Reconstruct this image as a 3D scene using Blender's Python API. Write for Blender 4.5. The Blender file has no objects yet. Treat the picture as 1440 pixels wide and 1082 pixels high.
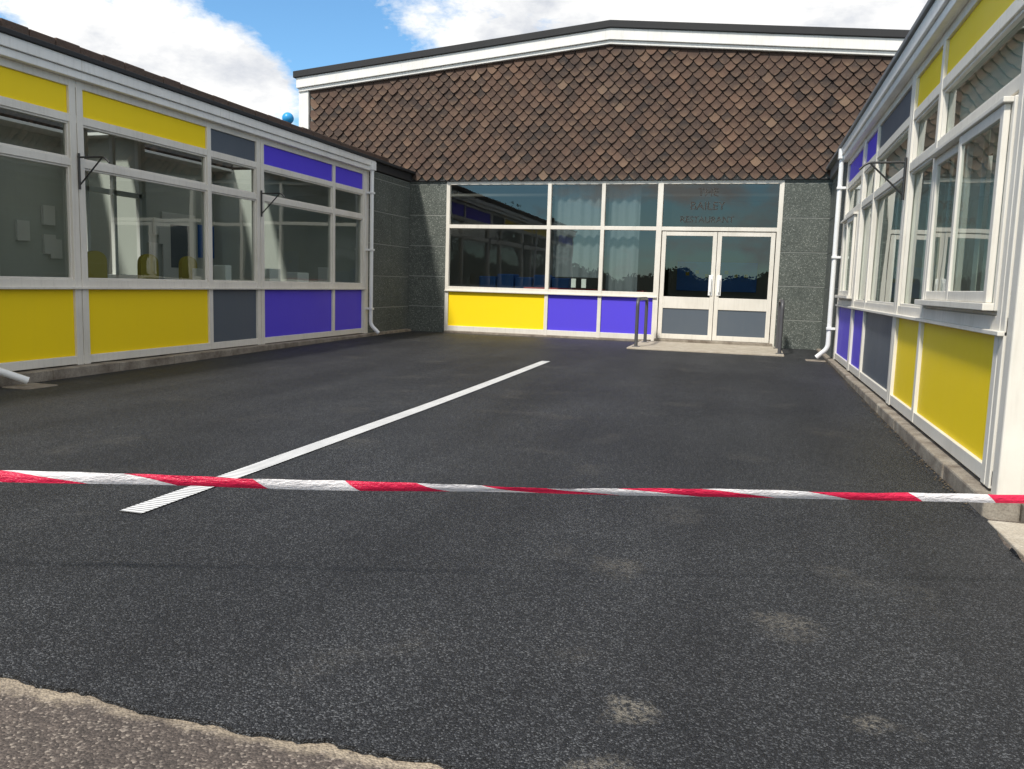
import bpy, bmesh, math, random
from mathutils import Vector, Matrix
random.seed(7)
scene=bpy.context.scene
scene.view_settings.view_transform='Standard'
scene.view_settings.look='None'; scene.view_settings.exposure=0

XL,XR,YB=-6.67,1.237,15.733
# ------------------------------------------------------------ node helpers
def newmat(name):
    m=bpy.data.materials.new(name); m.use_nodes=True
    nt=m.node_tree; b=nt.nodes['Principled BSDF']
    return m,nt,b
def N(nt,t,**kw):
    n=nt.nodes.new(t)
    for k,v in kw.items():
        if k in n.inputs: n.inputs[k].default_value=v
        else: setattr(n,k,v)
    return n
def pos(nt,scale=(1,1,1)):
    g=N(nt,'ShaderNodeNewGeometry'); mp=N(nt,'ShaderNodeMapping')
    mp.inputs['Scale'].default_value=scale
    nt.links.new(g.outputs['Position'],mp.inputs['Vector']); return mp.outputs[0]
def noise(nt,vec,scale,detail=4,rough=.55):
    n=N(nt,'ShaderNodeTexNoise'); n.inputs['Scale'].default_value=scale
    n.inputs['Detail'].default_value=detail; n.inputs['Roughness'].default_value=rough
    nt.links.new(vec,n.inputs['Vector']); return n.outputs['Fac']
def ramp(nt,fac,stops):
    r=N(nt,'ShaderNodeValToRGB'); e=r.color_ramp.elements
    while len(e)<len(stops): e.new(.5)
    for i,(p,c) in enumerate(stops):
        e[i].position=p; e[i].color=(c,c,c,1) if not isinstance(c,tuple) else (*c,1)
    nt.links.new(fac,r.inputs[0]); return r.outputs[0]
def mix(nt,fac,a,b,mode='MIX'):
    m=N(nt,'ShaderNodeMix',data_type='RGBA',blend_type=mode)
    for s,v in ((0,fac),(6,a),(7,b)):
        if isinstance(v,(int,float)): m.inputs[s].default_value=v
        elif isinstance(v,tuple): m.inputs[s].default_value=(*v,1) if len(v)==3 else v
        else: nt.links.new(v,m.inputs[s])
    return m.outputs[2]
def math_(nt,op,a,b=0.0,clamp=False):
    m=N(nt,'ShaderNodeMath',operation=op,use_clamp=clamp)
    for s,v in ((0,a),(1,b)):
        if isinstance(v,(int,float)): m.inputs[s].default_value=v
        else: nt.links.new(v,m.inputs[s])
    return m.outputs[0]
def bump(nt,b,h,strength,dist):
    bp=N(nt,'ShaderNodeBump'); bp.inputs['Strength'].default_value=strength
    bp.inputs['Distance'].default_value=dist
    nt.links.new(h,bp.inputs['Height']); nt.links.new(bp.outputs[0],b.inputs['Normal'])

def painted(name,col,rough=.45,dirt=.25,dirtcol=(.12,.11,.09),spec=.5):
    m,nt,b=newmat(name)
    p=pos(nt); f=noise(nt,p,2.2,6,.6); d=ramp(nt,f,[(.35,0.0),(.75,1.0)])
    streak=noise(nt,pos(nt,(9,9,.7)),3,4); s=ramp(nt,streak,[(.5,0.0),(.8,1.0)])
    t=math_(nt,'ADD',math_(nt,'MULTIPLY',d,dirt*.6),math_(nt,'MULTIPLY',s,dirt*.5),True)
    nt.links.new(mix(nt,t,col,dirtcol),b.inputs['Base Color'])
    r=math_(nt,'ADD',math_(nt,'MULTIPLY',f,.25),rough-.12); nt.links.new(r,b.inputs['Roughness'])
    b.inputs['Specular IOR Level'].default_value=spec
    bump(nt,b,noise(nt,p,3,3),.08,.02)
    return m
M={}
M['yellow']=painted('yellow_panel',(.95,.69,.012),.5,.08,(.60,.45,.06),.2)
M['purple']=painted('purple_panel',(.098,.066,.68),.5,.08,(.12,.09,.3),.2)
M['slate']=painted('slate_panel',(.085,.105,.130),.5,.14,(.17,.18,.17),.4)
M['frame']=painted('cream_frame_paint',(.76,.72,.64),.45,.40,(.30,.27,.21))
M['white']=painted('white_fascia_paint',(.84,.82,.78),.4,.42,(.33,.32,.28))
M['pvc']=painted('white_pvc',(.82,.82,.81),.3,.08)
M['black']=painted('black_felt',(.022,.022,.024),.8,.2,(.07,.07,.06))
M['roof']=painted('roof_felt',(.09,.09,.09),.9,.3)
M['moss']=painted('mossy_brown_upstand',(.10,.062,.048),.9,.6,(.05,.05,.03))
bump(M['moss'].node_tree,M['moss'].node_tree.nodes['Principled BSDF'],noise(M['moss'].node_tree,pos(M['moss'].node_tree),14,6,.7),.8,.03)
M['metal']=painted('dark_metal',(.06,.06,.06),.4,.3)
M['metal'].node_tree.nodes['Principled BSDF'].inputs['Metallic'].default_value=.6
M['greycap']=painted('grey_edge_trim',(.16,.165,.17),.6,.3)
M['rail']=painted('worn_rail_paint',(.07,.07,.075),.4,.3,(.20,.19,.18))
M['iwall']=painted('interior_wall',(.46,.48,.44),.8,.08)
M['ifloor']=painted('interior_floor',(.20,.17,.13),.6,.1)
M['iceil']=painted('interior_ceiling',(.62,.62,.60),.9,.05)
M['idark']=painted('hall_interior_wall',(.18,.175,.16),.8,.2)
M['teal']=painted('teal_poster',(.02,.17,.19),.6,.1)
M['blue']=painted('blue_plastic',(.02,.12,.42),.5,.1)
M['red']=painted('red_plastic',(.4,.03,.03),.5,.1)
M['olive']=painted('olive_fabric',(.30,.24,.03),.8,.1)
M['paper']=painted('paper_white',(.66,.66,.63),.8,.05)
M['curtain']=painted('grey_curtain',(.135,.15,.165),.9,.1)
M['blind']=painted('pale_blind',(.60,.64,.57),.8,.1)
M['letter']=painted('dark_lettering',(.03,.026,.022),.6,.1)
M['ball']=painted('blue_ball',(.02,.30,.65),.35,.05)
M['bark']=painted('bark',(.10,.075,.05),.9,.5)

m,nt,b=newmat('leaf'); 
c=ramp(nt,noise(nt,pos(nt),1.3,3),[(.3,(.030,.05,.014)),(.7,(.07,.11,.03))])
nt.links.new(c,b.inputs['Base Color']); b.inputs['Roughness'].default_value=.75; b.inputs['Specular IOR Level'].default_value=.2; M['leaf']=m

# glass : same reflectance from both sides
m,nt,b=newmat('window_glass'); nt.nodes.remove(b); out=nt.nodes['Material Output']
tr=N(nt,'ShaderNodeBsdfTransparent'); tr.inputs[0].default_value=(.76,.82,.79,1)
gl=N(nt,'ShaderNodeBsdfGlossy'); gl.inputs['Roughness'].default_value=.006; gl.inputs[0].default_value=(.92,.96,.94,1)
lw=N(nt,'ShaderNodeLayerWeight'); lw.inputs['Blend'].default_value=.5
fac=math_(nt,'ADD',math_(nt,'MULTIPLY',math_(nt,'POWER',lw.outputs['Facing'],4.5),.85),.080,True)
bp=N(nt,'ShaderNodeBump'); bp.inputs['Strength'].default_value=.15; bp.inputs['Distance'].default_value=.02
nt.links.new(noise(nt,pos(nt),1.1,1),bp.inputs['Height']); nt.links.new(bp.outputs[0],gl.inputs['Normal'])
ms=N(nt,'ShaderNodeMixShader'); nt.links.new(fac,ms.inputs[0]); nt.links.new(tr.outputs[0],ms.inputs[1]); nt.links.new(gl.outputs[0],ms.inputs[2])
nt.links.new(ms.outputs[0],out.inputs[0]); M['glass']=m

# exposed aggregate slabs
m,nt,b=newmat('aggregate_panel'); p=pos(nt)
v=N(nt,'ShaderNodeTexVoronoi'); v.inputs['Scale'].default_value=85; nt.links.new(p,v.inputs['Vector'])
sep=N(nt,'ShaderNodeSeparateColor'); nt.links.new(v.outputs['Color'],sep.inputs[0])
c1=ramp(nt,sep.outputs[0],[(0,(.058,.066,.060)),(.55,(.092,.103,.094)),(.88,(.128,.142,.128)),(.98,(.26,.27,.25))])
c2=mix(nt,.75,c1,ramp(nt,noise(nt,p,1.6,5),[(.3,(.72,.75,.72)),(.7,(1.2,1.2,1.15))]),'MULTIPLY')
nt.links.new(c2,b.inputs['Base Color']); b.inputs['Roughness'].default_value=.85
bump(nt,b,v.outputs['Distance'],.45,.006); M['aggregate']=m
M['mortar']=painted('slab_joint',(.26,.27,.25),.9,.2)

# hung tiles
m,nt,b=newmat('clay_hung_tile'); at=N(nt,'ShaderNodeAttribute',attribute_name='tone'); p=pos(nt)
c=ramp(nt,at.outputs['Fac'],[(0,(.024,.017,.015)),(.3,(.046,.029,.022)),(.6,(.070,.041,.029)),(.88,(.100,.060,.041)),(1,(.155,.105,.07))])
c=mix(nt,.85,c,ramp(nt,noise(nt,p,.7,5),[(.3,(.62,.64,.70)),(.7,(1.28,1.13,1.02))]),'MULTIPLY')
et=N(nt,'ShaderNodeAttribute',attribute_name='tip')
tipf=math_(nt,'MULTIPLY',ramp(nt,et.outputs['Fac'],[(.45,0.0),(.9,1.0)]),ramp(nt,noise(nt,p,5,4,.7),[(.38,.05),(.65,1.0)]))
c=mix(nt,math_(nt,'MULTIPLY',tipf,.5),c,(.22,.14,.085))
lich=ramp(nt,noise(nt,p,22,4),[(.60,0.0),(.75,1.0)])
c=mix(nt,math_(nt,'MULTIPLY',lich,.25),c,(.25,.22,.16))
nt.links.new(c,b.inputs['Base Color']); b.inputs['Roughness'].default_value=.85
bump(nt,b,noise(nt,p,60,3),.4,.004); M['tile']=m

# new asphalt
m,nt,b=newmat('new_asphalt'); p=pos(nt)
v=N(nt,'ShaderNodeTexVoronoi'); v.inputs['Scale'].default_value=215; nt.links.new(p,v.inputs['Vector'])
sep=N(nt,'ShaderNodeSeparateColor'); nt.links.new(v.outputs['Color'],sep.inputs[0])
c1=ramp(nt,sep.outputs[0],[(0,(.0050,.0053,.0060)),(.5,(.0140,.0147,.0165)),(.80,(.034,.0353,.0385)),(1,(.115,.118,.122))])
big=ramp(nt,noise(nt,p,.55,5,.6),[(.3,(.62,.62,.64)),(.7,(1.35,1.35,1.33))])
c2=mix(nt,.9,c1,big,'MULTIPLY')
lane=ramp(nt,noise(nt,pos(nt,(1.6,.16,1)),1.3,3,.5),[(.35,(.76,.76,.77)),(.65,(1.24,1.24,1.23))])
c2=mix(nt,.8,c2,lane,'MULTIPLY')
dm=math_(nt,'MULTIPLY',ramp(nt,noise(nt,p,1.7,3,.5),[(.60,0.0),(.74,1.0)]),ramp(nt,noise(nt,p,45,3,.7),[(.42,0.0),(.62,1.0)]))
c3=mix(nt,math_(nt,'MULTIPLY',dm,.36),c2,(.17,.155,.13))
gpos=N(nt,'ShaderNodeNewGeometry').outputs['Position']
nv=N(nt,'ShaderNodeTexNoise'); nv.inputs['Scale'].default_value=9; nv.inputs['Detail'].default_value=3; nt.links.new(gpos,nv.inputs['Vector'])
vm=N(nt,'ShaderNodeVectorMath',operation='MULTIPLY_ADD'); vm.inputs[1].default_value=(.20,.24,0); nt.links.new(nv.outputs['Color'],vm.inputs[0]); nt.links.new(gpos,vm.inputs[2])
grit=ramp(nt,noise(nt,p,60,4,.85),[(.45,0.0),(.57,1.0)])
acc=None
for (sx,sy,sr,am) in [(-.12,2.14,.085,.70),(.46,2.28,.075,.55),(.28,2.86,.13,.35),(-.32,3.25,.14,.3),(.98,2.33,.15,.5),(-.15,1.84,.10,.5),(.35,1.86,.12,.45)]:
    dv=N(nt,'ShaderNodeVectorMath',operation='DISTANCE'); dv.inputs[1].default_value=(sx,sy,-.08)
    nt.links.new(vm.outputs[0],dv.inputs[0])
    k=math_(nt,'MULTIPLY',math_(nt,'MULTIPLY',math_(nt,'SUBTRACT',1.0,math_(nt,'DIVIDE',dv.outputs['Value'],sr),True),1.4,True),am)
    acc=k if acc is None else math_(nt,'ADD',acc,k,True)
c3=mix(nt,math_(nt,'MULTIPLY',acc,grit),c3,(.28,.25,.20))
nt.links.new(c3,b.inputs['Base Color']); b.inputs['Roughness'].default_value=.60
b.inputs['Specular IOR Level'].default_value=.38
hh=math_(nt,'ADD',math_(nt,'MULTIPLY',v.outputs['Distance'],-1.0),math_(nt,'MULTIPLY',noise(nt,p,75,3),.7))
bump(nt,b,hh,.9,.006); M['asphalt']=m

# old tarmac ground
m,nt,b=newmat('old_tarmac'); p=pos(nt)
v=N(nt,'ShaderNodeTexVoronoi'); v.inputs['Scale'].default_value=150; nt.links.new(p,v.inputs['Vector'])
sep=N(nt,'ShaderNodeSeparateColor'); nt.links.new(v.outputs['Color'],sep.inputs[0])
c1=ramp(nt,sep.outputs[0],[(0,(.052,.042,.036)),(.5,(.085,.069,.059)),(.85,(.125,.102,.087)),(1,(.29,.25,.21))])
c2=mix(nt,.8,c1,ramp(nt,noise(nt,p,2.3,6,.65),[(.3,(.68,.67,.66)),(.7,(1.3,1.25,1.2))]),'MULTIPLY')
sx=N(nt,'ShaderNodeSeparateXYZ'); nt.links.new(p,sx.inputs[0])
edge=math_(nt,'ADD',sx.outputs[1],math_(nt,'MULTIPLY',math_(nt,'SUBTRACT',noise(nt,p,8,7,.75),.5),.16))
em=math_(nt,'MULTIPLY',ramp(nt,math_(nt,'SUBTRACT',edge,1.0),[(.60,0.0),(.635,1.0)]),math_(nt,'LESS_THAN',sx.outputs[1],2.0))
em=math_(nt,'MULTIPLY',em,ramp(nt,noise(nt,p,55,5,.8),[(.36,.15),(.52,1.0)]))
em=math_(nt,'MULTIPLY',em,ramp(nt,noise(nt,p,2.5,3,.6),[(.32,.5),(.52,1.0)]))
c3=mix(nt,math_(nt,'MULTIPLY',em,.9),c2,(.40,.33,.24))
nt.links.new(c3,b.inputs['Base Color']); b.inputs['Roughness'].default_value=.85
bump(nt,b,math_(nt,'MULTIPLY',v.outputs['Distance'],-1.0),.7,.006); M['tarmac']=m

def concrete(name,a,bc):
    m,nt,b=newmat(name); p=pos(nt)
    c=ramp(nt,noise(nt,p,5,8,.65),[(.3,a),(.7,bc)])
    c=mix(nt,.6,c,ramp(nt,noise(nt,p,90,3,.7),[(.35,(.6,.6,.6)),(.65,(1.2,1.2,1.2))]),'MULTIPLY')
    nt.links.new(c,b.inputs['Base Color']); b.inputs['Roughness'].default_value=.9
    bump(nt,b,noise(nt,p,40,5),.5,.006); return m
M['concrete']=concrete('weathered_concrete',(.13,.10,.075),(.36,.32,.26))
M['debris']=concrete('dry_leaf_grit',(.05,.035,.02),(.16,.12,.07))
M['landing']=concrete('landing_concrete',(.34,.29,.22),(.50,.45,.37))

m,nt,b=newmat('galvanised_grate'); p=pos(nt)
w=N(nt,'ShaderNodeTexWave',wave_type='BANDS',bands_direction='Y'); w.inputs['Scale'].default_value=11
nt.links.new(p,w.inputs['Vector'])
c=ramp(nt,w.outputs['Fac'],[(.12,(.18,.18,.18)),(.36,(.80,.80,.79))])
c=mix(nt,.5,c,ramp(nt,noise(nt,p,4,5),[(.35,(.7,.7,.7)),(.65,(1,1,1))]),'MULTIPLY')
nt.links.new(c,b.inputs['Base Color']); b.inputs['Roughness'].default_value=.5; M['grate']=m

# tape
m,nt,b=newmat('barrier_tape_film'); uv=N(nt,'ShaderNodeUVMap'); sp=N(nt,'ShaderNodeSeparateXYZ'); nt.links.new(uv.outputs[0],sp.inputs[0])
t=math_(nt,'ADD',sp.outputs[0],math_(nt,'MULTIPLY',sp.outputs[1],.30))
fr_=math_(nt,'FRACT',t); k=math_(nt,'GREATER_THAN',fr_,.50)
c=mix(nt,k,(.93,.89,.89),(.90,.025,.095))
nt.links.new(c,b.inputs['Base Color']); b.inputs['Roughness'].default_value=.25
bump(nt,b,noise(nt,pos(nt,(1,1,3)),22,4,.7),.8,.015)
tl_=N(nt,'ShaderNodeBsdfTranslucent'); nt.links.new(c,tl_.inputs[0])
ms=N(nt,'ShaderNodeMixShader'); ms.inputs[0].default_value=.25
nt.links.new(b.outputs[0],ms.inputs[1]); nt.links.new(tl_.outputs[0],ms.inputs[2]); nt.links.new(ms.outputs[0],nt.nodes['Material Output'].inputs[0]); M['tape']=m

# ------------------------------------------------------------ geometry helpers
def empty(name,loc=(0,0,0)):
    e=bpy.data.objects.new(name,None); scene.collection.objects.link(e); e.location=loc; e.empty_display_size=.3; return e
def link(name,me,mat,parent=None,bevel=0):
    o=bpy.data.objects.new(name,me); scene.collection.objects.link(o)
    if mat: me.materials.append(mat)
    if parent: o.parent=parent
    if bevel:
        bv=o.modifiers.new('bevel','BEVEL'); bv.width=bevel; bv.segments=2; bv.limit_method='ANGLE'
    return o
class Part:
    def __init__(s,name,mat,parent=None,bevel=0): s.n=name;s.m=mat;s.p=parent;s.b=bevel;s.v=[];s.f=[]
    def box(s,x0,x1,y0,y1,z0,z1):
        x0,x1=sorted((x0,x1));y0,y1=sorted((y0,y1));z0,z1=sorted((z0,z1))
        i=len(s.v)
        s.v+=[(x0,y0,z0),(x1,y0,z0),(x1,y1,z0),(x0,y1,z0),(x0,y0,z1),(x1,y0,z1),(x1,y1,z1),(x0,y1,z1)]
        s.f+=[tuple(i+k for k in q) for q in ((0,3,2,1),(4,5,6,7),(0,1,5,4),(1,2,6,5),(2,3,7,6),(3,0,4,7))]
    def poly(s,pts):
        i=len(s.v); s.v+=[tuple(p) for p in pts]; s.f.append(tuple(range(i,i+len(pts))))
    def prism(s,poly_xz,y0,y1):
        i=len(s.v);n=len(poly_xz)
        s.v+=[(x,y0,z) for x,z in poly_xz]+[(x,y1,z) for x,z in poly_xz]
        s.f.append(tuple(range(i,i+n))); s.f.append(tuple(range(i+2*n-1,i+n-1,-1)))
        for k in range(n):
            j=(k+1)%n; s.f.append((i+k,i+n+k,i+n+j,i+j))
    def done(s):
        if not s.v: return None
        me=bpy.data.meshes.new(s.n); me.from_pydata(s.v,[],s.f); me.validate()
        bm=bmesh.new(); bm.from_mesh(me); 
        if s.m is not M['glass']: bmesh.ops.recalc_face_normals(bm,faces=bm.faces)
        bm.to_mesh(me); bm.free()
        return link(s.n,me,s.m,s.p,s.b)
def tube(name,pts,r,mat,parent=None,cyc=False,res=6):
    cu=bpy.data.curves.new(name,'CURVE'); cu.dimensions='3D'; cu.bevel_depth=r; cu.bevel_resolution=res; cu.use_fill_caps=True
    sp=cu.splines.new('POLY'); sp.points.add(len(pts)-1)
    for q,p in zip(sp.points,pts): q.co=(*p,1)
    o=bpy.data.objects.new(name,cu); scene.collection.objects.link(o); cu.materials.append(mat)
    if parent: o.parent=parent
    return o
def rounded(pts,rad,n=6):
    pts=[Vector(p) for p in pts]; out=[pts[0]]
    for a,b,c in zip(pts,pts[1:],pts[2:]):
        d1=(a-b).normalized();d2=(c-b).normalized();r=min(rad,(a-b).length*.49,(c-b).length*.49)
        p0=b+d1*r;p1=b+d2*r
        for i in range(n+1):
            t=i/n; out.append((1-t)**2*p0+2*t*(1-t)*b+t*t*p1)
    out.append(pts[-1]); return out

def mapper(wall):
    if wall=='L': return lambda s,n,z:(XL+n,s,z)
    if wall=='R': return lambda s,n,z:(XR-n,s,z)
    return lambda s,n,z:(s,YB-n,z)
def wbox(part,wall,s0,s1,n0,n1,z0,z1):
    f=mapper(wall); a=f(s0,n0,z0); b=f(s1,n1,z1); part.box(a[0],b[0],a[1],b[1],z0,z1)
def pane(part,wall,s0,s1,n,z0,z1):
    f=mapper(wall); j=lambda: random.uniform(-.004,.004)
    t=j();u=j()
    q=[f(s0,n+t+u,z0),f(s1,n-t+u,z0),f(s1,n-t-u,z1),f(s0,n+t-u,z1)]
    part.poly(q[::-1] if wall=='R' else q)

def g(x,y):   # ground height
    t=min(1,max(0,(y-6)/9)); t=t*t*(3-2*t)
    return -.08+.06*t

# ------------------------------------------------------------ facade builder
Z=dict(b0=.035,b1=.12,s0=.815,s1=.905,t0=2.045,t1=2.12,r0=2.475,r1=2.555,p1=2.825,top=2.90)
def facade(wall,cols,thick,parts,nosash=()):
    F,G=parts['frame'],parts['glass']
    smin=min(min(c[0] for c in cols),min(t[0] for t in thick)); smax=max(max(c[1] for c in cols),max(t[1] for t in thick))
    for a,b in (('b0','b1'),('s0','s1'),('t0','t1'),('r0','r1'),('p1','top')):
        wbox(F,wall,smin,smax,-.08,0,Z[a],Z[b])
    wbox(F,wall,smin,smax,-.02,.035,Z['s0']-.008,Z['s0']+.016)
    for s0,s1 in thick:
        m=(s0+s1)/2
        wbox(F,wall,s0,m-.006,-.083,.006,Z['b0']-.01,Z['top']-.004); wbox(F,wall,m+.006,s1,-.083,.006,Z['b0']-.01,Z['top']-.004)
        wbox(F,wall,m-.006,m+.006,-.083,-.012,Z['b0']-.01,Z['top']-.004)
    srt=sorted(cols)
    for (a0,a1,_),(b0,b1,_) in zip(srt,srt[1:]):
        if b0-a1<.1: wbox(F,wall,a1,b0,-.083,.004,Z['b0']+.004,Z['top']-.006)
    for i,(s0,s1,c) in enumerate(cols):
        P=parts[c]
        wbox(P,wall,s0,s1,-.06,-.022,Z['b1'],Z['s0']); wbox(P,wall,s0,s1,-.06,-.022,Z['r1'],Z['p1'])
        pane(G,wall,s0,s1,-.05,Z['t1'],Z['r0'])
        if i not in nosash: pane(G,wall,s0,s1,-.05,Z['s1'],Z['t0'])
        for z0,z1 in ((Z['t1'],Z['r0']),(Z['s1'],Z['t0'])):
            for q in ((s0,s0+.02,z0,z1),(s1-.02,s1,z0,z1),(s0+.02,s1-.02,z0,z0+.02),(s0+.02,s1-.02,z1-.02,z1)):
                wbox(F,wall,q[0],q[1],-.047,-.014,q[2],q[3])
def mkparts(parent):
    d={}
    d['frame']=Part('window_frames',M['frame'],parent,.004)
    d['glass']=Part('window_glazing',M['glass'],parent)
    for c in ('yellow','purple','slate'): d[c]=Part(c+'_infill_panels',M[c],parent,.003)
    return d
def slabs(parent,runs,name='aggregate_slab_wall'):
    A=Part(name,M['aggregate'],parent,.003); J=Part('slab_joints',M['mortar'],parent)
    for (wall,s0,s1,z0,z1,h,w) in runs:
        wbox(J,wall,s0,s1,-.11,-.004,z0,z1)
        z=z0
        while z<z1-.02:
            zz=min(z+h,z1); s=s0
            while s<s1-.02:
                ss=min(s+w,s1); k=random.uniform(0,.004)
                wbox(A,wall,s,ss-.008,-.10,k,z,zz-.016); s=ss
            z=zz
    A.done(); J.done()

def bracket(wall,s,z,parent):
    f=mapper(wall)
    tube('basket_bracket_plate',[f(s,.02,z-.26),f(s,.02,z+.1)],.012,M['metal'],parent)
    tube('basket_bracket_arm',rounded([f(s,.02,z+.06),f(s+.0,.33,z+.06),f(s,.39,z+.0)],.05),.010,M['metal'],parent)
    tube('basket_bracket_brace',[f(s,.02,z-.22),f(s,.30,z+.05)],.008,M['metal'],parent)
def downpipe(wall,s,ztop,parent,name='downpipe',kick=.02,out=.24):
    f=mapper(wall)
    gz=g(0,s)
    pts=rounded([f(s,-.0,ztop),f(s,.09,ztop-.12),f(s,.09,gz+.20),f(s+kick,out,gz+.055)],.07)
    tube(name,pts,.034,M['pvc'],parent,res=8)
    P=Part(name+'_clips',M['pvc'],parent,.004)
    for z in (.45,1.5,2.5): wbox(P,wall,s-.05,s+.05,0.006,.132,z,z+.035)
    wbox(P,wall,s-.07,s+.07,.0,.14,ztop-.15,ztop-.01)
    P.done()

# ================================================== LEFT BLOCK
lb=empty('classroom_block',(0,0,0))
pt=mkparts(lb)
cols=[(7.21,9.24,'yellow'),(9.32,10.33,'slate'),(10.51,12.53,'purple'),(12.61,13.64,'purple'),
      (3.91,5.95,'yellow'),(6.03,7.03,'yellow'),(.61,2.65,'purple'),(2.73,3.73,'slate')]
thick=[(13.64,13.72),(10.33,10.51),(7.03,7.21),(3.73,3.91),(.43,.61)]
facade('L',cols,thick,pt)
for p in pt.values(): p.done()
slabs(lb,[('L',13.86,YB,-.1,2.93,.585,1.0)])
P=Part('wall_core',M['white'],lb); wbox(P,'L',13.72,13.86,-.1,.0,-.05,2.9); P.box(-14,XL-.02,.33,.43,-.1,3.05); P.done()
P=Part('white_fascia',M['white'],lb,.006)
wbox(P,'L',.3,13.93,-.02,.075,2.90,2.975)
for i in range(6): wbox(P,'L',.3+i*2.2716,.3+(i+1)*2.2716-.004,-.02,.10,2.978,3.085)
P.box(-14,XL,.2,.3,2.9,3.085); P.done()
P=Part('roof_edge_capping',M['black'],lb,.006)
wbox(P,'L',.18,YB-.02,-.08,.125,3.087,3.135); wbox(P,'L',13.93,YB-.02,-.08,.05,2.945,3.085); P.done()
P=Part('flat_roof',M['roof'],lb); P.box(-14,-9.5,.3,YB-.15,3.0,3.12); P.box(-8.9,XL-.08,.3,YB-.15,3.0,3.12); P.box(-9.5,-8.9,13.9,YB-.15,3.0,3.12); P.done()  # strip left open, added so daylight brightens the rooms
P=Part('roof_upstand',M['moss'],lb,.012)
y=.4
while y<YB-.15:
    y2=min(y+.33,YB-.12); P.box(-7.25,-7.08+random.uniform(-.006,.006),y,y2-.006,3.12,3.385+random.uniform(-.008,.008)); y=y2
P.done()
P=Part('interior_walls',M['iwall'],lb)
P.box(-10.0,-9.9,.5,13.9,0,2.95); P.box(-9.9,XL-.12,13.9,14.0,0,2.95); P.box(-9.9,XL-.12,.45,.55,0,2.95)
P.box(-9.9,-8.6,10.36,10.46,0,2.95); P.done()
P=Part('interior_floor',M['ifloor'],lb); P.box(-9.9,XL-.1,.5,13.9,-.03,.0); P.done()
P=Part('interior_ceiling',M['iceil'],lb); P.box(-8.9,XL-.09,.5,13.9,2.92,2.96); P.box(-9.9,-9.5,.5,13.9,2.92,2.96)  # ceiling gap under the added roof opening, for interior daylight
for y in (3.7,7.1,10.4): P.box(-9.5,-8.9,y-.3,y+.3,2.92,2.96)
P.done()
P=Part('interior_doors',M['paper'],lb,.01)
for y in (8.2,12.4): P.box(-9.9,-9.86,y,y+.9,0,2.05)
P.done()
P=Part('interior_partition_frames',M['paper'],lb,.005)
for y in (9.3,9.8,10.3): P.box(-8.62,-8.56,y-.03,y+.03,0,2.9)
P.box(-8.62,-8.56,9.27,10.33,2.05,2.12); P.box(-8.62,-8.56,9.27,10.33,.9,.96)
P.done()
P=Part('door_vision_panels',M['slate'],lb)
for y in (8.2,12.4): P.box(-9.86,-9.852,y+.2,y+.7,1.1,1.85)
P.done()
P=Part('notice_boards',M['teal'],lb); P.box(-9.9,-9.87,11.2,12.0,1.6,2.15); P.box(-9.9,-9.87,5.2,6.2,1.2,1.9); P.box(-9.9,-9.87,10.6,11.1,1.5,2.1); P.done()
P=Part('blue_display_board',M['blue'],lb); P.box(-9.9,-9.87,7.5,8.1,1.5,2.0); P.box(-9.9,-9.87,13.4,13.85,1.3,1.9); P.done()
P=Part('wall_papers',M['paper'],lb)
for i in range(6): P.box(-9.87,-9.866,11.25+i*.12,11.33+i*.12,1.66+.1*(i%2),1.78+.1*(i%2))
for i in range(12):
    y=6+random.random()*7.3; z=1.15+random.random()*.5; P.box(-9.9,-9.864+i*.0006,y,y+.21,z,z+.28)
P.done()
P=Part('red_notice',M['red'],lb); P.box(-9.9,-9.853,7.0,7.3,1.3,1.6); P.done()
P=Part('window_table',M['slate'],lb,.01); P.box(-7.9,-7.1,10.7,13.3,.70,.74)
for y in (10.8,13.2):
    for x in (-7.8,-7.2): P.box(x-.02,x+.02,y-.02,y+.02,0,.70)
P.done()
P=Part('window_sill_boxes',M['paper'],lb,.01)
for y,w_,h_ in ((9.55,.16,.12),(10.0,.14,.18),(11.1,.3,.16),(11.9,.35,.12),(12.9,.2,.22)): P.box(-7.15,-6.95,y,y+w_,.74,.95+h_)
P.done()
def chair(y,x):
    bm=bmesh.new()
    def blk(cx,cy,cz,sx,sy,sz):
        r=bmesh.ops.create_cube(bm,size=1); bmesh.ops.scale(bm,vec=(sx,sy,sz),verts=r['verts']); bmesh.ops.translate(bm,vec=(cx,cy,cz),verts=r['verts'])
    blk(0,0,.45,.44,.42,.08); blk(-.02,0,.39,.40,.38,.04)
    hw=.165
    vs=[]
    for s in (0.0,.06):
        row=[]
        for i in range(13):
            a=math.pi*i/12; row.append(bm.verts.new((.18+s,-hw*math.cos(a),1.08+.15*math.sin(a)**.7 if 0<i<12 else 1.08)))
        row=[bm.verts.new((.18+s,-hw,.50))]+row+[bm.verts.new((.18+s,hw,.50))]
        vs.append(row)
    bm.faces.new(vs[0]); bm.faces.new(vs[1][::-1])
    n=len(vs[0])
    for i in range(n): bm.faces.new((vs[0][i],vs[1][i],vs[1][(i+1)%n],vs[0][(i+1)%n]))
    for a in (-.18,.18):
        for c in (-.17,.17): blk(a,c,.185,.035,.035,.37)
    bmesh.ops.recalc_face_normals(bm,faces=bm.faces)
    me=bpy.data.meshes.new('chair'); bm.to_mesh(me); bm.free()
    o=link('chair',me,M['olive'],None,.01); o.location=(x,y,0.002); return o
for y in (6.5,8.05,8.94,9.72): chair(y,-7.55)
bracket('L',7.12,2.08,lb); bracket('L',10.42,2.08,lb)
downpipe('L',13.80,3.06,lb); downpipe('L',5.86,2.95,lb,kick=.26,out=.30)
bm=bmesh.new(); bmesh.ops.create_uvsphere(bm,u_segments=24,v_segments=16,radius=.09)
me=bpy.data.meshes.new('ball'); bm.to_mesh(me); bm.free()
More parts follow.
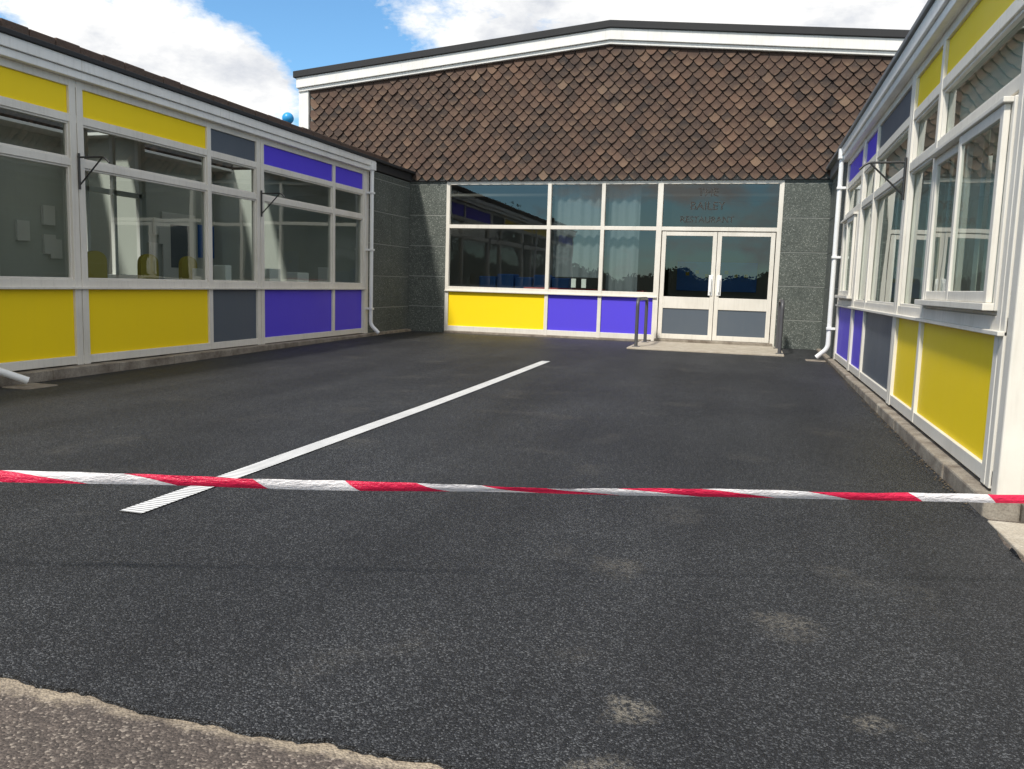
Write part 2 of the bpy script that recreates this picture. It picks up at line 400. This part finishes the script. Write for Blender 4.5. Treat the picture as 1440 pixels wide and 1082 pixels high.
for pl in me.polygons: pl.use_smooth=True
o=link('play_ball',me,M['ball']); o.location=(-7.165,11.98,3.385+.082)

# ================================================== RIGHT BLOCK
rb=empty('classroom_block',(0,0,0))
pt=mkparts(rb)
cols=[(4.86,6.84,'yellow'),(6.92,7.95,'yellow'),(8.13,10.12,'slate'),(10.20,11.22,'purple'),(11.40,13.08,'purple')]
thick=[(4.70,4.86),(7.95,8.13),(11.22,11.40),(13.08,13.17)]
facade('R',cols,thick,pt,nosash=(0,4))
F,G=pt['frame'],pt['glass']
def sash(s0,s1,z0,z1,n):
    m=(s0+s1)/2
    for a,b,nn in ((m-.05,s1,n),(s0,m+.05,n+.035)):
        w=.062
        wbox(F,'R',a,a+w,nn-.032,nn,z0,z1); wbox(F,'R',b-w,b,nn-.032,nn,z0,z1)
        wbox(F,'R',a+w,b-w,nn-.032,nn-.002,z0,z0+w); wbox(F,'R',a+w,b-w,nn-.032,nn-.002,z1-w,z1)
        pane(G,'R',a+w,b-w,nn-.018,z0+w,z1-w)
    wbox(F,'R',s0-.03,s1+.03,-.04,n+.055,z0-.04,z0-.001); wbox(F,'R',s0-.03,s1+.03,-.04,n+.05,z1+.001,z1+.03)
    wbox(F,'R',s0-.05,s0-.002,-.045,n+.002,z0-.04,z1+.03); wbox(F,'R',s1+.002,s1+.05,-.045,n+.002,z0-.04,z1+.03)
sash(4.93,6.78,.97,1.99,.012); sash(11.47,13.0,.97,1.99,.012)
for p in pt.values(): p.done()
slabs(rb,[('R',13.30,YB,-.1,2.93,.585,1.2)])
P=Part('white_wall_end',M['frame'],rb,.01)
P.box(XR+.002,XR+.5,4.58,4.69,-.09,2.9); wbox(P,'R',13.17,13.30,-.1,.0,-.05,2.9); P.done()
P=Part('gable_end_wall',M['aggregate'],rb); P.box(XR+.5,9,4.6,4.7,-.1,2.9); P.box(8.9,9,4.7,YB,-.1,2.9); P.done()
P=Part('white_fascia',M['white'],rb,.006)
wbox(P,'R',4.45,13.35,-.02,.075,2.90,2.975); wbox(P,'R',4.45,13.35,-.02,.10,2.978,3.10); P.box(XR,9,4.45,4.55,2.9,3.10); P.done()
P=Part('roof_edge_capping',M['greycap'],rb,.006)
wbox(P,'R',4.40,YB-.08,-.08,.125,3.102,3.15); wbox(P,'R',13.35,YB-.08,-.08,.05,2.94,3.10);P.box(XR,9,4.40,4.56,3.103,3.149); P.done()
P=Part('flat_roof',M['roof'],rb); P.box(XR+.08,3.0,4.5,YB-.15,3.0,3.13); P.box(4.1,9,4.5,YB-.15,3.0,3.13);P.box(3.0,4.1,13.2,YB-.15,3.0,3.13); P.done()  # roof gap added to brighten the rooms behind these windows
P=Part('interior_walls',M['iwall'],rb); P.box(4.2,4.3,4.75,13.9,0,2.95); P.box(XR+.12,4.2,4.72,4.78,0,2.95);P.box(XR+.12,4.2,13.2,13.3,0,2.95); P.done()
P=Part('interior_floor',M['ifloor'],rb); P.box(XR+.1,4.2,4.78,13.2,-.03,0); P.done()
P=Part('interior_ceiling',M['iceil'],rb); P.box(XR+.09,3.0,4.78,13.2,2.92,2.96); P.done()  # stops short so the added roof opening lights the room
P=Part('window_blinds',M['blind'],rb)
for s0,s1,zb in ((4.9,6.3,.93),(6.95,7.9,.93),(8.2,9.3,.93),(10.25,11.2,.93),(11.5,12.5,.93)):
    n=int((s1-s0)/.1)
    for i in range(n):
        y=s0+i*.1; k=.02*math.sin(i*1.7)
        P.box(XR+.14+k,XR+.145+k,y,y+.090,zb,2.03)
for s0,s1 in ((4.88,6.83),(8.14,10.11)): P.box(XR+.13,XR+.134,s0,s1,2.16,2.50)  # upper sheets added to pale the panes against their tile reflections
P.done()
bracket('R',8.04,2.08,rb)
downpipe('R',13.24,3.08,rb)

# ================================================== HALL
hb=empty('school_hall',(0,0,0))
F=Part('window_frames',M['frame'],hb,.004);G=Part('window_glazing',M['glass'],hb)
Yp=Part('yellow_infill_panels',M['yellow'],hb,.003);Pp=Part('purple_infill_panels',M['purple'],hb,.003);Sp=Part('door_kick_panels',M['slate'],hb,.003)
W='B'
cs=[(-5.82,-3.84),(-3.77,-2.80),(-2.73,-1.76)]
x0,x1=-5.89,.45
wbox(F,W,x0,x1,-.08,0,2.885,2.95)
wbox(F,W,x0,x1,-.08,.002,2.045,2.115)
wbox(F,W,x0,-1.69,-.08,0,.82,.905)
wbox(F,W,x0,-1.69,-.02,.04,.805,.83)
wbox(F,W,x0,-1.69,-.08,0,.02,.12)
for a,b in ((-5.89,-5.82),(-3.84,-3.77),(-2.80,-2.73),(-1.76,-1.66),(.37,.45)):
    wbox(F,W,a,b,-.083,.006,.0,2.946)
for (a,b),P in zip(cs,(Yp,Pp,Pp)):
    wbox(P,W,a,b,-.06,-.022,.12,.82)
    pane(G,W,a,b,-.05,.905,2.045); pane(G,W,a,b,-.05,2.115,2.885)
pane(G,W,-1.66,.37,-.05,2.115,2.885)
for a,b in ((-1.645,-.655),(-.645,.355)):
    st=.075
    wbox(F,W,a,a+st,-.06,-.012,.06,2.03); wbox(F,W,b-st,b,-.06,-.012,.06,2.03)
    wbox(F,W,a+st,b-st,-.06,-.014,1.955,2.03); wbox(F,W,a+st,b-st,-.06,-.014,.625,.84); wbox(F,W,a+st,b-st,-.06,-.014,.06,.15)
    wbox(Sp,W,a+st,b-st,-.05,-.03,.15,.625); pane(G,W,a+st,b-st,-.04,.84,1.955)
H=Part('door_handles',M['pvc'],hb,.006)
for c in (-.725,-.575): wbox(H,W,c-.038,c+.038,-.012,.006,.88,1.25); wbox(H,W,c-.014,c+.014,.006,.05,.94,1.19)
for q in (F,G,Yp,Pp,Sp,H): q.done()
P=Part('door_threshold',M['concrete'],hb,.01); P.box(-1.7,.42,YB-.03,YB+.1,-.04,.055); P.done()
slabs(hb,[(W,XL,-5.89,-.1,2.95,.6,1.2),(W,.45,XR+.05,-.1,2.95,.6,1.2)])
P=Part('plinth',M['concrete'],hb,.008); P.box(-5.89,-1.9,YB-.03,YB+.06,-.1,.018); P.done()
LX,RX,PX=-9.16,3.66,-2.75
def topz(x,o=0): return (5.774-(PX-x)*.1005 if x<PX else 5.774-(x-PX)*.0866)-o
def band(part,o0,o1,xa,xb,y0,y1):
    part.prism([(xa,topz(xa,o1)),(PX,topz(PX,o1)),(xb,topz(xb,o1)),(xb,topz(xb,o0)),(PX,topz(PX,o0)),(xa,topz(xa,o0))],y0,y1)
P=Part('white_gable_fascia',M['white'],hb,.008); band(P,.13,.33,LX+.02,RX-.02,YB-.14,YB+.05); band(P,.333,.40,LX+.05,RX-.04,YB-.10,YB+.05); P.done()
P=Part('black_roof_capping',M['black'],hb,.01); band(P,0,.128,LX-.03,RX,YB-.18,YB+.2); P.done()
P=Part('roof',M['roof'],hb); band(P,.05,.3,LX,RX,YB+.2,YB+1.6); band(P,.05,.3,LX,RX,YB+3.4,YB+13); P.done()  # gap between the two spans added to light the hall inside
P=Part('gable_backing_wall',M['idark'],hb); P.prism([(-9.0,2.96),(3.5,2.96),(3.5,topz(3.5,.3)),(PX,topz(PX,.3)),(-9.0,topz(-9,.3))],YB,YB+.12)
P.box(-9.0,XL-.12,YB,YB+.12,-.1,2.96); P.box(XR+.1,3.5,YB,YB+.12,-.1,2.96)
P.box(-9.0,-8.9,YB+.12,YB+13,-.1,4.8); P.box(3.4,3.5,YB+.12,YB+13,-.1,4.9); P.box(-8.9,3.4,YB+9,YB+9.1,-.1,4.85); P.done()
P=Part('white_corner_board',M['white'],hb,.006); P.box(-9.12,-8.90,YB-.07,YB-.001,3.0,topz(-9,.40)); P.done()
# hung tiles
tw,rh=.215,.110; tl=.215
v=[];f=[];tone=[];tip=[]
r=0; zb=2.955
while True:
    z=zb+r*rh
    if z>topz(PX,.40): break
    off=(r%2)*tw/2
    x=-8.88+off-tw/2
    rowj=random.uniform(-.006,.006)
    while x<3.4:
        cx=x+tw/2+rowj; x+=tw
        if z+.10>topz(cx,.40) or cx<-8.84: continue
        w=tw/2-.004; j=random.uniform(-.005,.005); a=random.gauss(0,.025); d=abs(random.gauss(0,.009))
        yb=YB-.062-d; yt=YB-.018; zt=min(z+tl,topz(cx,.36))
        hs=.48*tw
        prof=[(0,0),(w*.34,hs*.20),(w*.66,hs*.50),(w*.90,hs*.84),(w,hs*1.12),(w,zt-z),(-w,zt-z),(-w,hs*1.12),(-w*.90,hs*.84),(-w*.66,hs*.50),(-w*.34,hs*.20)]
        i=len(v)
        tv=min(1,max(0,random.gauss(.47,.21)))
        for th in (0,.018):
            for px,pz in prof:
                t=pz/(zt-z); xx=cx+px+a*(pz-tl)+j; v.append((xx,yb*(1-t)+yt*t+th,z+pz+j)); tone.append(tv); tip.append(1-t)
        n=len(prof)
        f.append(tuple(i+q for q in range(n)))
        for q in range(n):
            if q==5: continue
            f.append((i+q,i+n+q,i+n+(q+1)%n,i+(q+1)%n))
    r+=1
me=bpy.data.meshes.new('hung_tiles'); me.from_pydata(v,[],f)
at=me.attributes.new('tone','FLOAT','POINT'); at.data.foreach_set('value',tone)
at=me.attributes.new('tip','FLOAT','POINT'); at.data.foreach_set('value',tip)
bm=bmesh.new(); bm.from_mesh(me); bmesh.ops.recalc_face_normals(bm,faces=bm.faces); bm.to_mesh(me); bm.free()
link('clay_tile_hanging',me,M['tile'],hb)
P=Part('tile_soffit_board',M['black'],hb); P.box(-6.7,XR+.1,YB-.045,YB+.01,2.952,2.975); P.done()
P=Part('interior_floor',M['ifloor'],hb); P.box(-8.9,3.4,YB+.1,YB+9,-.04,0); P.done()
P=Part('interior_ceiling',M['idark'],hb); P.box(-8.9,3.4,YB+.12,YB+1.6,3.02,3.08); P.box(-8.9,3.4,YB+3.4,YB+9,3.02,3.08); P.done()  # split below the added roof opening to pass its daylight
P=Part('stage_banner',M['blue'],hb); P.box(-1.7,.1,20.0,20.04,.95,1.62); P.done()
P=Part('banner_stars',M['olive'],hb)
for i in range(7): P.box(-1.5+i*.22,-1.42+i*.22,19.985,19.999,1.3+.05*math.sin(i*2),1.38+.05*math.sin(i*2))
P.done()
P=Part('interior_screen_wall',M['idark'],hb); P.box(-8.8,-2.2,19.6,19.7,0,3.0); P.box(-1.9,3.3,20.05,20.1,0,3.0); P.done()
P=Part('curtains',M['curtain'],hb)
def curtain(a,b,y,z0,z1):
    n=int((b-a)/.03); pr=None
    for i in range(n+1):
        x=a+(b-a)*i/n; yy=y+.022*math.sin(i*1.05+.8*math.sin(i*.21))+.01*math.sin(i*.33)
        if pr: P.poly([(pr[0],pr[1],z0),(x,yy,z0),(x,yy,z1),(pr[0],pr[1],z1)])
        pr=(x,yy)
curtain(-3.75,-2.82,YB+.22,1.15,2.9); curtain(-2.70,-2.1,YB+.24,.9,2.9); P.done()
P=Part('blue_storage_units',M['blue'],hb,.02)
for i in range(5): P.box(-5.9+i*.42,-5.52+i*.42,YB+2.2,YB+2.7,0,1.14+.06*(i%2))
P.done()
P=Part('red_table',M['red'],hb,.01); P.box(-4.4,-2.0,YB+.5,YB+1.0,.84,.93)
for x in (-4.3,-2.1): P.box(x,x+.04,YB+.6,YB+.64,0,.84)
P.done()
P=Part('sink_taps',M['paper'],hb,.004)
for x in (-3.35,-3.15): P.box(x,x+.09,YB+.12,YB+.16,.95,1.12)
P.done()
for txt,z,s in (('THE',2.67,.17),('BAILEY',2.43,.17),('RESTAURANT',2.20,.13)):
    cu=bpy.data.curves.new('door_lettering','FONT'); cu.body=txt; cu.size=s*1.2; cu.align_x='CENTER'; cu.extrude=.001; cu.materials.append(M['letter'])
    o=bpy.data.objects.new('door_lettering',cu); scene.collection.objects.link(o); o.parent=hb
    o.rotation_euler=(math.pi/2,0,0); o.location=(-.86,YB+.038,z)

# ================================================== GROUND
def sheet(name,mat,xs,ys,dz,jag=None,jagR=None):
    v=[];f=[]
    for jy,y in enumerate(ys):
        for jx,x in enumerate(xs):
            yy=y;xx=x
            if jag and jy==0: yy+=jag(x)
            if jagR and jx==len(xs)-1: xx+=jagR(y)
            v.append((xx,yy,g(x,y)+dz))
    nx=len(xs)
    for j in range(len(ys)-1):
        for i in range(nx-1): a=j*nx+i; f.append((a,a+1,a+nx+1,a+nx))
    me=bpy.data.meshes.new(name); me.from_pydata(v,[],f); me.update()
    return link(name,me,mat)
gy=[-220,-30,0,3,6]+[6+i*.6 for i in range(1,16)]+[40,260]
sheet('ground',M['tarmac'],[-250,-20,-6.6,0,1.2,20,250],gy,-.012)
rr=random.Random(3)
def jag(x):
    return .018*math.sin(x*2.1+.6)+.008*math.sin(x*6.3)+.006*math.sin(x*19)+.005*math.sin(x*47)+rr.uniform(-.008,.008)
def jagR(y): 
    return (.02*math.sin(y*3)+.01*math.sin(y*9)+rr.uniform(-.005,.005)) if y<4.9 else 0
xs=[-6.60+i*.02 for i in range(int(7.77/.02)+1)]
ys=[1.665]+[1.70+i*.06 for i in range(60)]+[5.4,6]+[6+i*.6 for i in range(1,17)]
ys=[y for y in ys if y<YB]+[YB]
o=sheet('asphalt_courtyard',M['asphalt'],xs,ys,0,jag,jagR)
sd=o.modifiers.new('thick','SOLIDIFY'); sd.thickness=.02; sd.offset=-1
P=Part('kerb',M['concrete'],None,.008)
y=.3
while y<YB-.1:
    y2=min(y+.9,YB-.1); P.box(XL-.1,-6.555+random.uniform(-.004,.004),y,y2-.005,-.12,.022+random.uniform(-.004,.004)); y=y2
P.done()
P=Part('kerb',M['concrete'],None,.012)
y=4.52
while y<YB-.1:
    y2=min(y+.9,YB-.1); P.box(1.165+random.uniform(-.004,.004),XR+.1,y,y2-.006,-.12,.008+random.uniform(-.004,.004)); y=y2
P.box(1.345,3.2,4.45,4.575,-.12,.004); P.done()
P=Part('concrete_pavement',M['landing'],None,.006)
for i in range(4): P.box(1.17+i*.9,2.06+i*.9,1.0,4.43,-.12,-.074)
P.done()
P=Part('entrance_landing',M['landing'],None,.01); P.box(-1.93,.56,13.75,YB-.03,-.12,.004); P.done()
P=Part('drainage_channel',M['grate'],None)
ys_=[3.05,4.5,6]+[6+.5*i for i in range(1,11)]
for a,b in zip(ys_,ys_[1:]): P.poly([(-2.69,a,g(0,a)+.006),(-2.57,a,g(0,a)+.006),(-2.57,b,g(0,b)+.006),(-2.69,b,g(0,b)+.006)])
P.done()
P=Part('gully_cover',M['concrete'],None,.01); P.box(-6.5,-6.2,5.95,6.3,-.1,-.070); P.done()
P=Part('gully_cover',M['concrete'],None,.01); P.box(.85,1.14,13.15,13.42,-.1,-.018); P.done()
v=[];f=[]
R=random.Random(5)
for k in range(1300):
    side=R.random()
    if side<.6: x=1.16-abs(R.gauss(0,.03)); y=R.uniform(4.6,13.5)
    else: x=-6.55+abs(R.gauss(0,.05)); y=R.uniform(2,15)
    s=R.uniform(.003,.008); z=g(x,y)+.004; i=len(v); a=R.random()*6.28
    for q in range(4): v.append((x+s*math.cos(a+q*1.57),y+s*1.4*math.sin(a+q*1.57),z+R.uniform(0,.005)))
    f.append((i,i+1,i+2,i+3))
me=bpy.data.meshes.new('leaf_debris'); me.from_pydata(v,[],f); link('leaf_debris',me,M['debris'])

def handrail(x,y0,y1,h):
    e=empty('handrail',(x,y0,0))
    pts=rounded([(0,0,.0),(0,0,h),(0,y1-y0,h),(0,y1-y0,.0)],.14,8)
    tube('hoop',pts,.030,M['rail'],e,res=8)
    b=Part('base_plates',M['rail'],e,.003); b.box(-.06,.06,-.06,.06,.003,.014); b.box(-.06,.06,y1-y0-.06,y1-y0+.06,.003,.014); b.done()
handrail(-1.81,14.0,15.25,.80); handrail(.49,13.95,15.25,.84)

# barrier tape
A=Vector((-2.36,2.14,.312)); B=Vector((.955,3.22,.300)); D=(B-A)
A2=A-D*.22; B2=B+D*.16; L=(B2-A2).length; dn=(B2-A2).normalized(); perp=dn.cross(Vector((0,0,1))).normalized()
v=[];f=[];uvs=[]
n=420
for i in range(n+1):
    t=i/n; c=A2.lerp(B2,t); c.z+=.0035*math.sin(t*9+.5)+.0015*math.sin(t*31)
    ang=.36+.28*math.sin(t*10.0+2.4)+.18*math.sin(t*27)
    wdt=.042-.014*t
    d=(Vector((0,0,1))*math.cos(ang)+perp*math.sin(ang))
    ripple=.002*math.sin(t*140)+.002*math.sin(t*61)
    u_=(t*L/.56+.02+.10*math.sin(t*8))
    for k in (-1,-.33,.33,1):
        v.append(c+d*(wdt/2*k)+perp*(ripple*(1+k*.6)+.006*(1-k*k))); uvs.append((u_,(k+1)/2*(1+.8*math.sin(t*13))))
for i in range(n):
    for k in range(3): a=i*4+k; f.append((a,a+4,a+5,a+1))
me=bpy.data.meshes.new('barrier_tape'); me.from_pydata([tuple(p) for p in v],[],f)
ul=me.uv_layers.new(name='UVMap')
for lp in me.loops: ul.data[lp.index].uv=uvs[lp.vertex_index]
for pl in me.polygons: pl.use_smooth=True
link('barrier_tape',me,M['tape'])
for q in (A2,B2):
    P=Part('barrier_post',M['metal'],None,.01); P.box(q.x-.025,q.x+.025,q.y-.025,q.y+.025,-.07,.75); P.box(q.x-.18,q.x+.18,q.y-.18,q.y+.18,-.082,-.04); P.done()

# ================================================== TREES (out of view, added for window reflections)
def tree(loc,h,seed):
    R=random.Random(seed); e=empty('broadleaf_tree',loc)
    bm=bmesh.new()
    def limb(p,q,r0,r1):
        d=(q-p); a=d.orthogonal().normalized(); b=d.cross(a).normalized()
        ra=[bm.verts.new(p+(a*math.cos(t)+b*math.sin(t))*r0) for t in [k*math.pi/4 for k in range(8)]]
        rb_=[bm.verts.new(q+(a*math.cos(t)+b*math.sin(t))*r1) for t in [k*math.pi/4 for k in range(8)]]
        for k in range(8): bm.faces.new((ra[k],ra[(k+1)%8],rb_[(k+1)%8],rb_[k]))
    limb(Vector((0,0,-.1)),Vector((.1,0,h*.45)),h*.03,h*.018)
    cl=[]
    for i in range(14):
        an=R.random()*6.28; el=R.uniform(-.1,1.3); ln=h*R.uniform(.2,.45)
        q=Vector((.1,0,h*.42))+Vector((math.cos(an)*math.cos(el),math.sin(an)*math.cos(el),math.sin(el)))*ln
        limb(Vector((.1,0,h*R.uniform(.3,.45))),q,h*.012,h*.004); cl.append((q,h*R.uniform(.1,.17)))
    me=bpy.data.meshes.new('trunk'); bm.to_mesh(me); bm.free(); link('trunk',me,M['bark'],e)
    v=[];f=[]
    for q,r in cl:
        for _ in range(380):
            d=Vector((R.gauss(0,1),R.gauss(0,1),R.gauss(0,.8))).normalized()*r*R.uniform(.4,1.15)
            c=q+d; s=R.uniform(.07,.15); a=Vector((R.gauss(0,1),R.gauss(0,1),R.gauss(0,1))).normalized(); b=a.orthogonal().normalized()
            i=len(v); v+=[tuple(c+a*s),tuple(c+b*s*.6),tuple(c-a*s),tuple(c-b*s*.6)]; f.append((i,i+1,i+2,i+3))
    me=bpy.data.meshes.new('foliage'); me.from_pydata(v,[],f); link('foliage',me,M['leaf'],e)
for i,(x,y,h) in enumerate([(-22,-44,9),(9,-50,11),(17,-46,9),(24,-44,10)]): tree((x,y,-.08),h,i)
# dense leafy row out of view, added for glass reflections; sheet closes sky gaps
v=[];f=[]; R=random.Random(9)
hz=lambda x: 2.9+.35*math.sin(x*.7)+.2*math.sin(x*2.3)
for k in range(14000):
    x=R.uniform(-34,34); z=R.uniform(0,hz(x)); y=-42+R.uniform(-.6,.9)
    s=R.uniform(.12,.24); a=Vector((R.gauss(0,1),R.gauss(0,1),R.gauss(0,1))).normalized(); b=a.orthogonal().normalized(); c=Vector((x,y,z))
    i=len(v); v+=[tuple(c+a*s),tuple(c+b*s*.6),tuple(c-a*s),tuple(c-b*s*.6)]; f.append((i,i+1,i+2,i+3))
for k in range(136):  # flat leaf sheet added to stop sky showing through in reflections
    x=-34+k*.5; i=len(v); z0,z1=hz(x)-.25,hz(x+.5)-.25
    v+=[(x,-42,-.1),(x+.5,-42,-.1),(x+.5,-42,z1),(x,-42,z0)]; f.append((i,i+1,i+2,i+3))
me=bpy.data.meshes.new('reflection_hedge'); me.from_pydata(v,[],f); link('reflection_hedge',me,M['leaf'])

# ================================================== WORLD + SUN
w=bpy.data.worlds.new('World'); scene.world=w; w.use_nodes=True; nt=w.node_tree
bg=nt.nodes['Background']; bg.inputs['Strength'].default_value=.15
sk=N(nt,'ShaderNodeTexSky',sky_type='NISHITA'); sk.sun_disc=False
EL=50; AZ=198
sk.sun_elevation=math.radians(EL); sk.sun_rotation=math.radians(AZ); sk.air_density=1.0; sk.dust_density=.5; sk.ozone_density=1.5
tc=N(nt,'ShaderNodeTexCoord'); mp=N(nt,'ShaderNodeMapping'); mp.inputs['Scale'].default_value=(1,1,2.0); mp.inputs['Location'].default_value=(.35,.2,.1)
nt.links.new(tc.outputs['Generated'],mp.inputs[0])
n1=noise(nt,mp.outputs[0],5.6,11,.64)
def blob(dirv,rad,amt):
    dv=N(nt,'ShaderNodeVectorMath',operation='DISTANCE'); dv.inputs[1].default_value=Vector(dirv).normalized()
    nt.links.new(tc.outputs['Generated'],dv.inputs[0])
    return math_(nt,'MULTIPLY',math_(nt,'SUBTRACT',1.0,math_(nt,'DIVIDE',dv.outputs['Value'],rad),True),amt)
s=math_(nt,'ADD',n1,blob((-.15,1.0,.34),.36,.22))
s=math_(nt,'ADD',s,blob((.3,1.1,.36),.35,.28))
s=math_(nt,'ADD',s,blob((-.74,.86,.27),.20,.14))
s=math_(nt,'ADD',s,blob((-.612,.903,.225),.08,.22))
s=math_(nt,'SUBTRACT',s,blob((-.50,.94,.31),.17,.20))
s=math_(nt,'ADD',s,blob((.3,-.5,1.0),1.15,.40))  # unseen cloud overhead and behind, added to whiten the ambient light
mask=ramp(nt,s,[(.48,0.0),(.61,1.0)])
n2=noise(nt,mp.outputs[0],7,7,.6)
cc=ramp(nt,n2,[(.36,(4.7,4.9,5.3)),(.56,(7.5,7.45,7.3))])
skc=mix(nt,1.0,sk.outputs[0],(.76,1.10,1.26),'MULTIPLY')
nt.links.new(mix(nt,mask,skc,cc),bg.inputs[0])
sd=bpy.data.lights.new('sun','SUN'); sd.energy=4.3; sd.angle=math.radians(5); sd.color=(1,.955,.88)
so=bpy.data.objects.new('sun',sd); scene.collection.objects.link(so)
az=math.radians(AZ); el=math.radians(EL)
dirn=Vector((math.sin(az)*math.cos(el),math.cos(az)*math.cos(el),math.sin(el)))
so.rotation_euler=dirn.to_track_quat('Z','Y').to_euler(); so.location=dirn*30

# ================================================== CAMERA
yaw,pit,rol=.2750,.1211,.0296
fw=Vector((-math.sin(yaw)*math.cos(pit),math.cos(yaw)*math.cos(pit),-math.sin(pit)))
r0=Vector((math.cos(yaw),math.sin(yaw),0)); u0=r0.cross(fw)
r=math.cos(rol)*r0+math.sin(rol)*u0; u=-math.sin(rol)*r0+math.cos(rol)*u0
cam=bpy.data.cameras.new('camera'); cam.sensor_width=36; cam.lens=1170.5*36/1440; cam.clip_end=800; cam.clip_start=.05
co=bpy.data.objects.new('camera',cam); scene.collection.objects.link(co)
mt=Matrix(((r.x,u.x,-fw.x,0),(r.y,u.y,-fw.y,0),(r.z,u.z,-fw.z,1.0),(0,0,0,1)))
co.matrix_world=mt; scene.camera=co
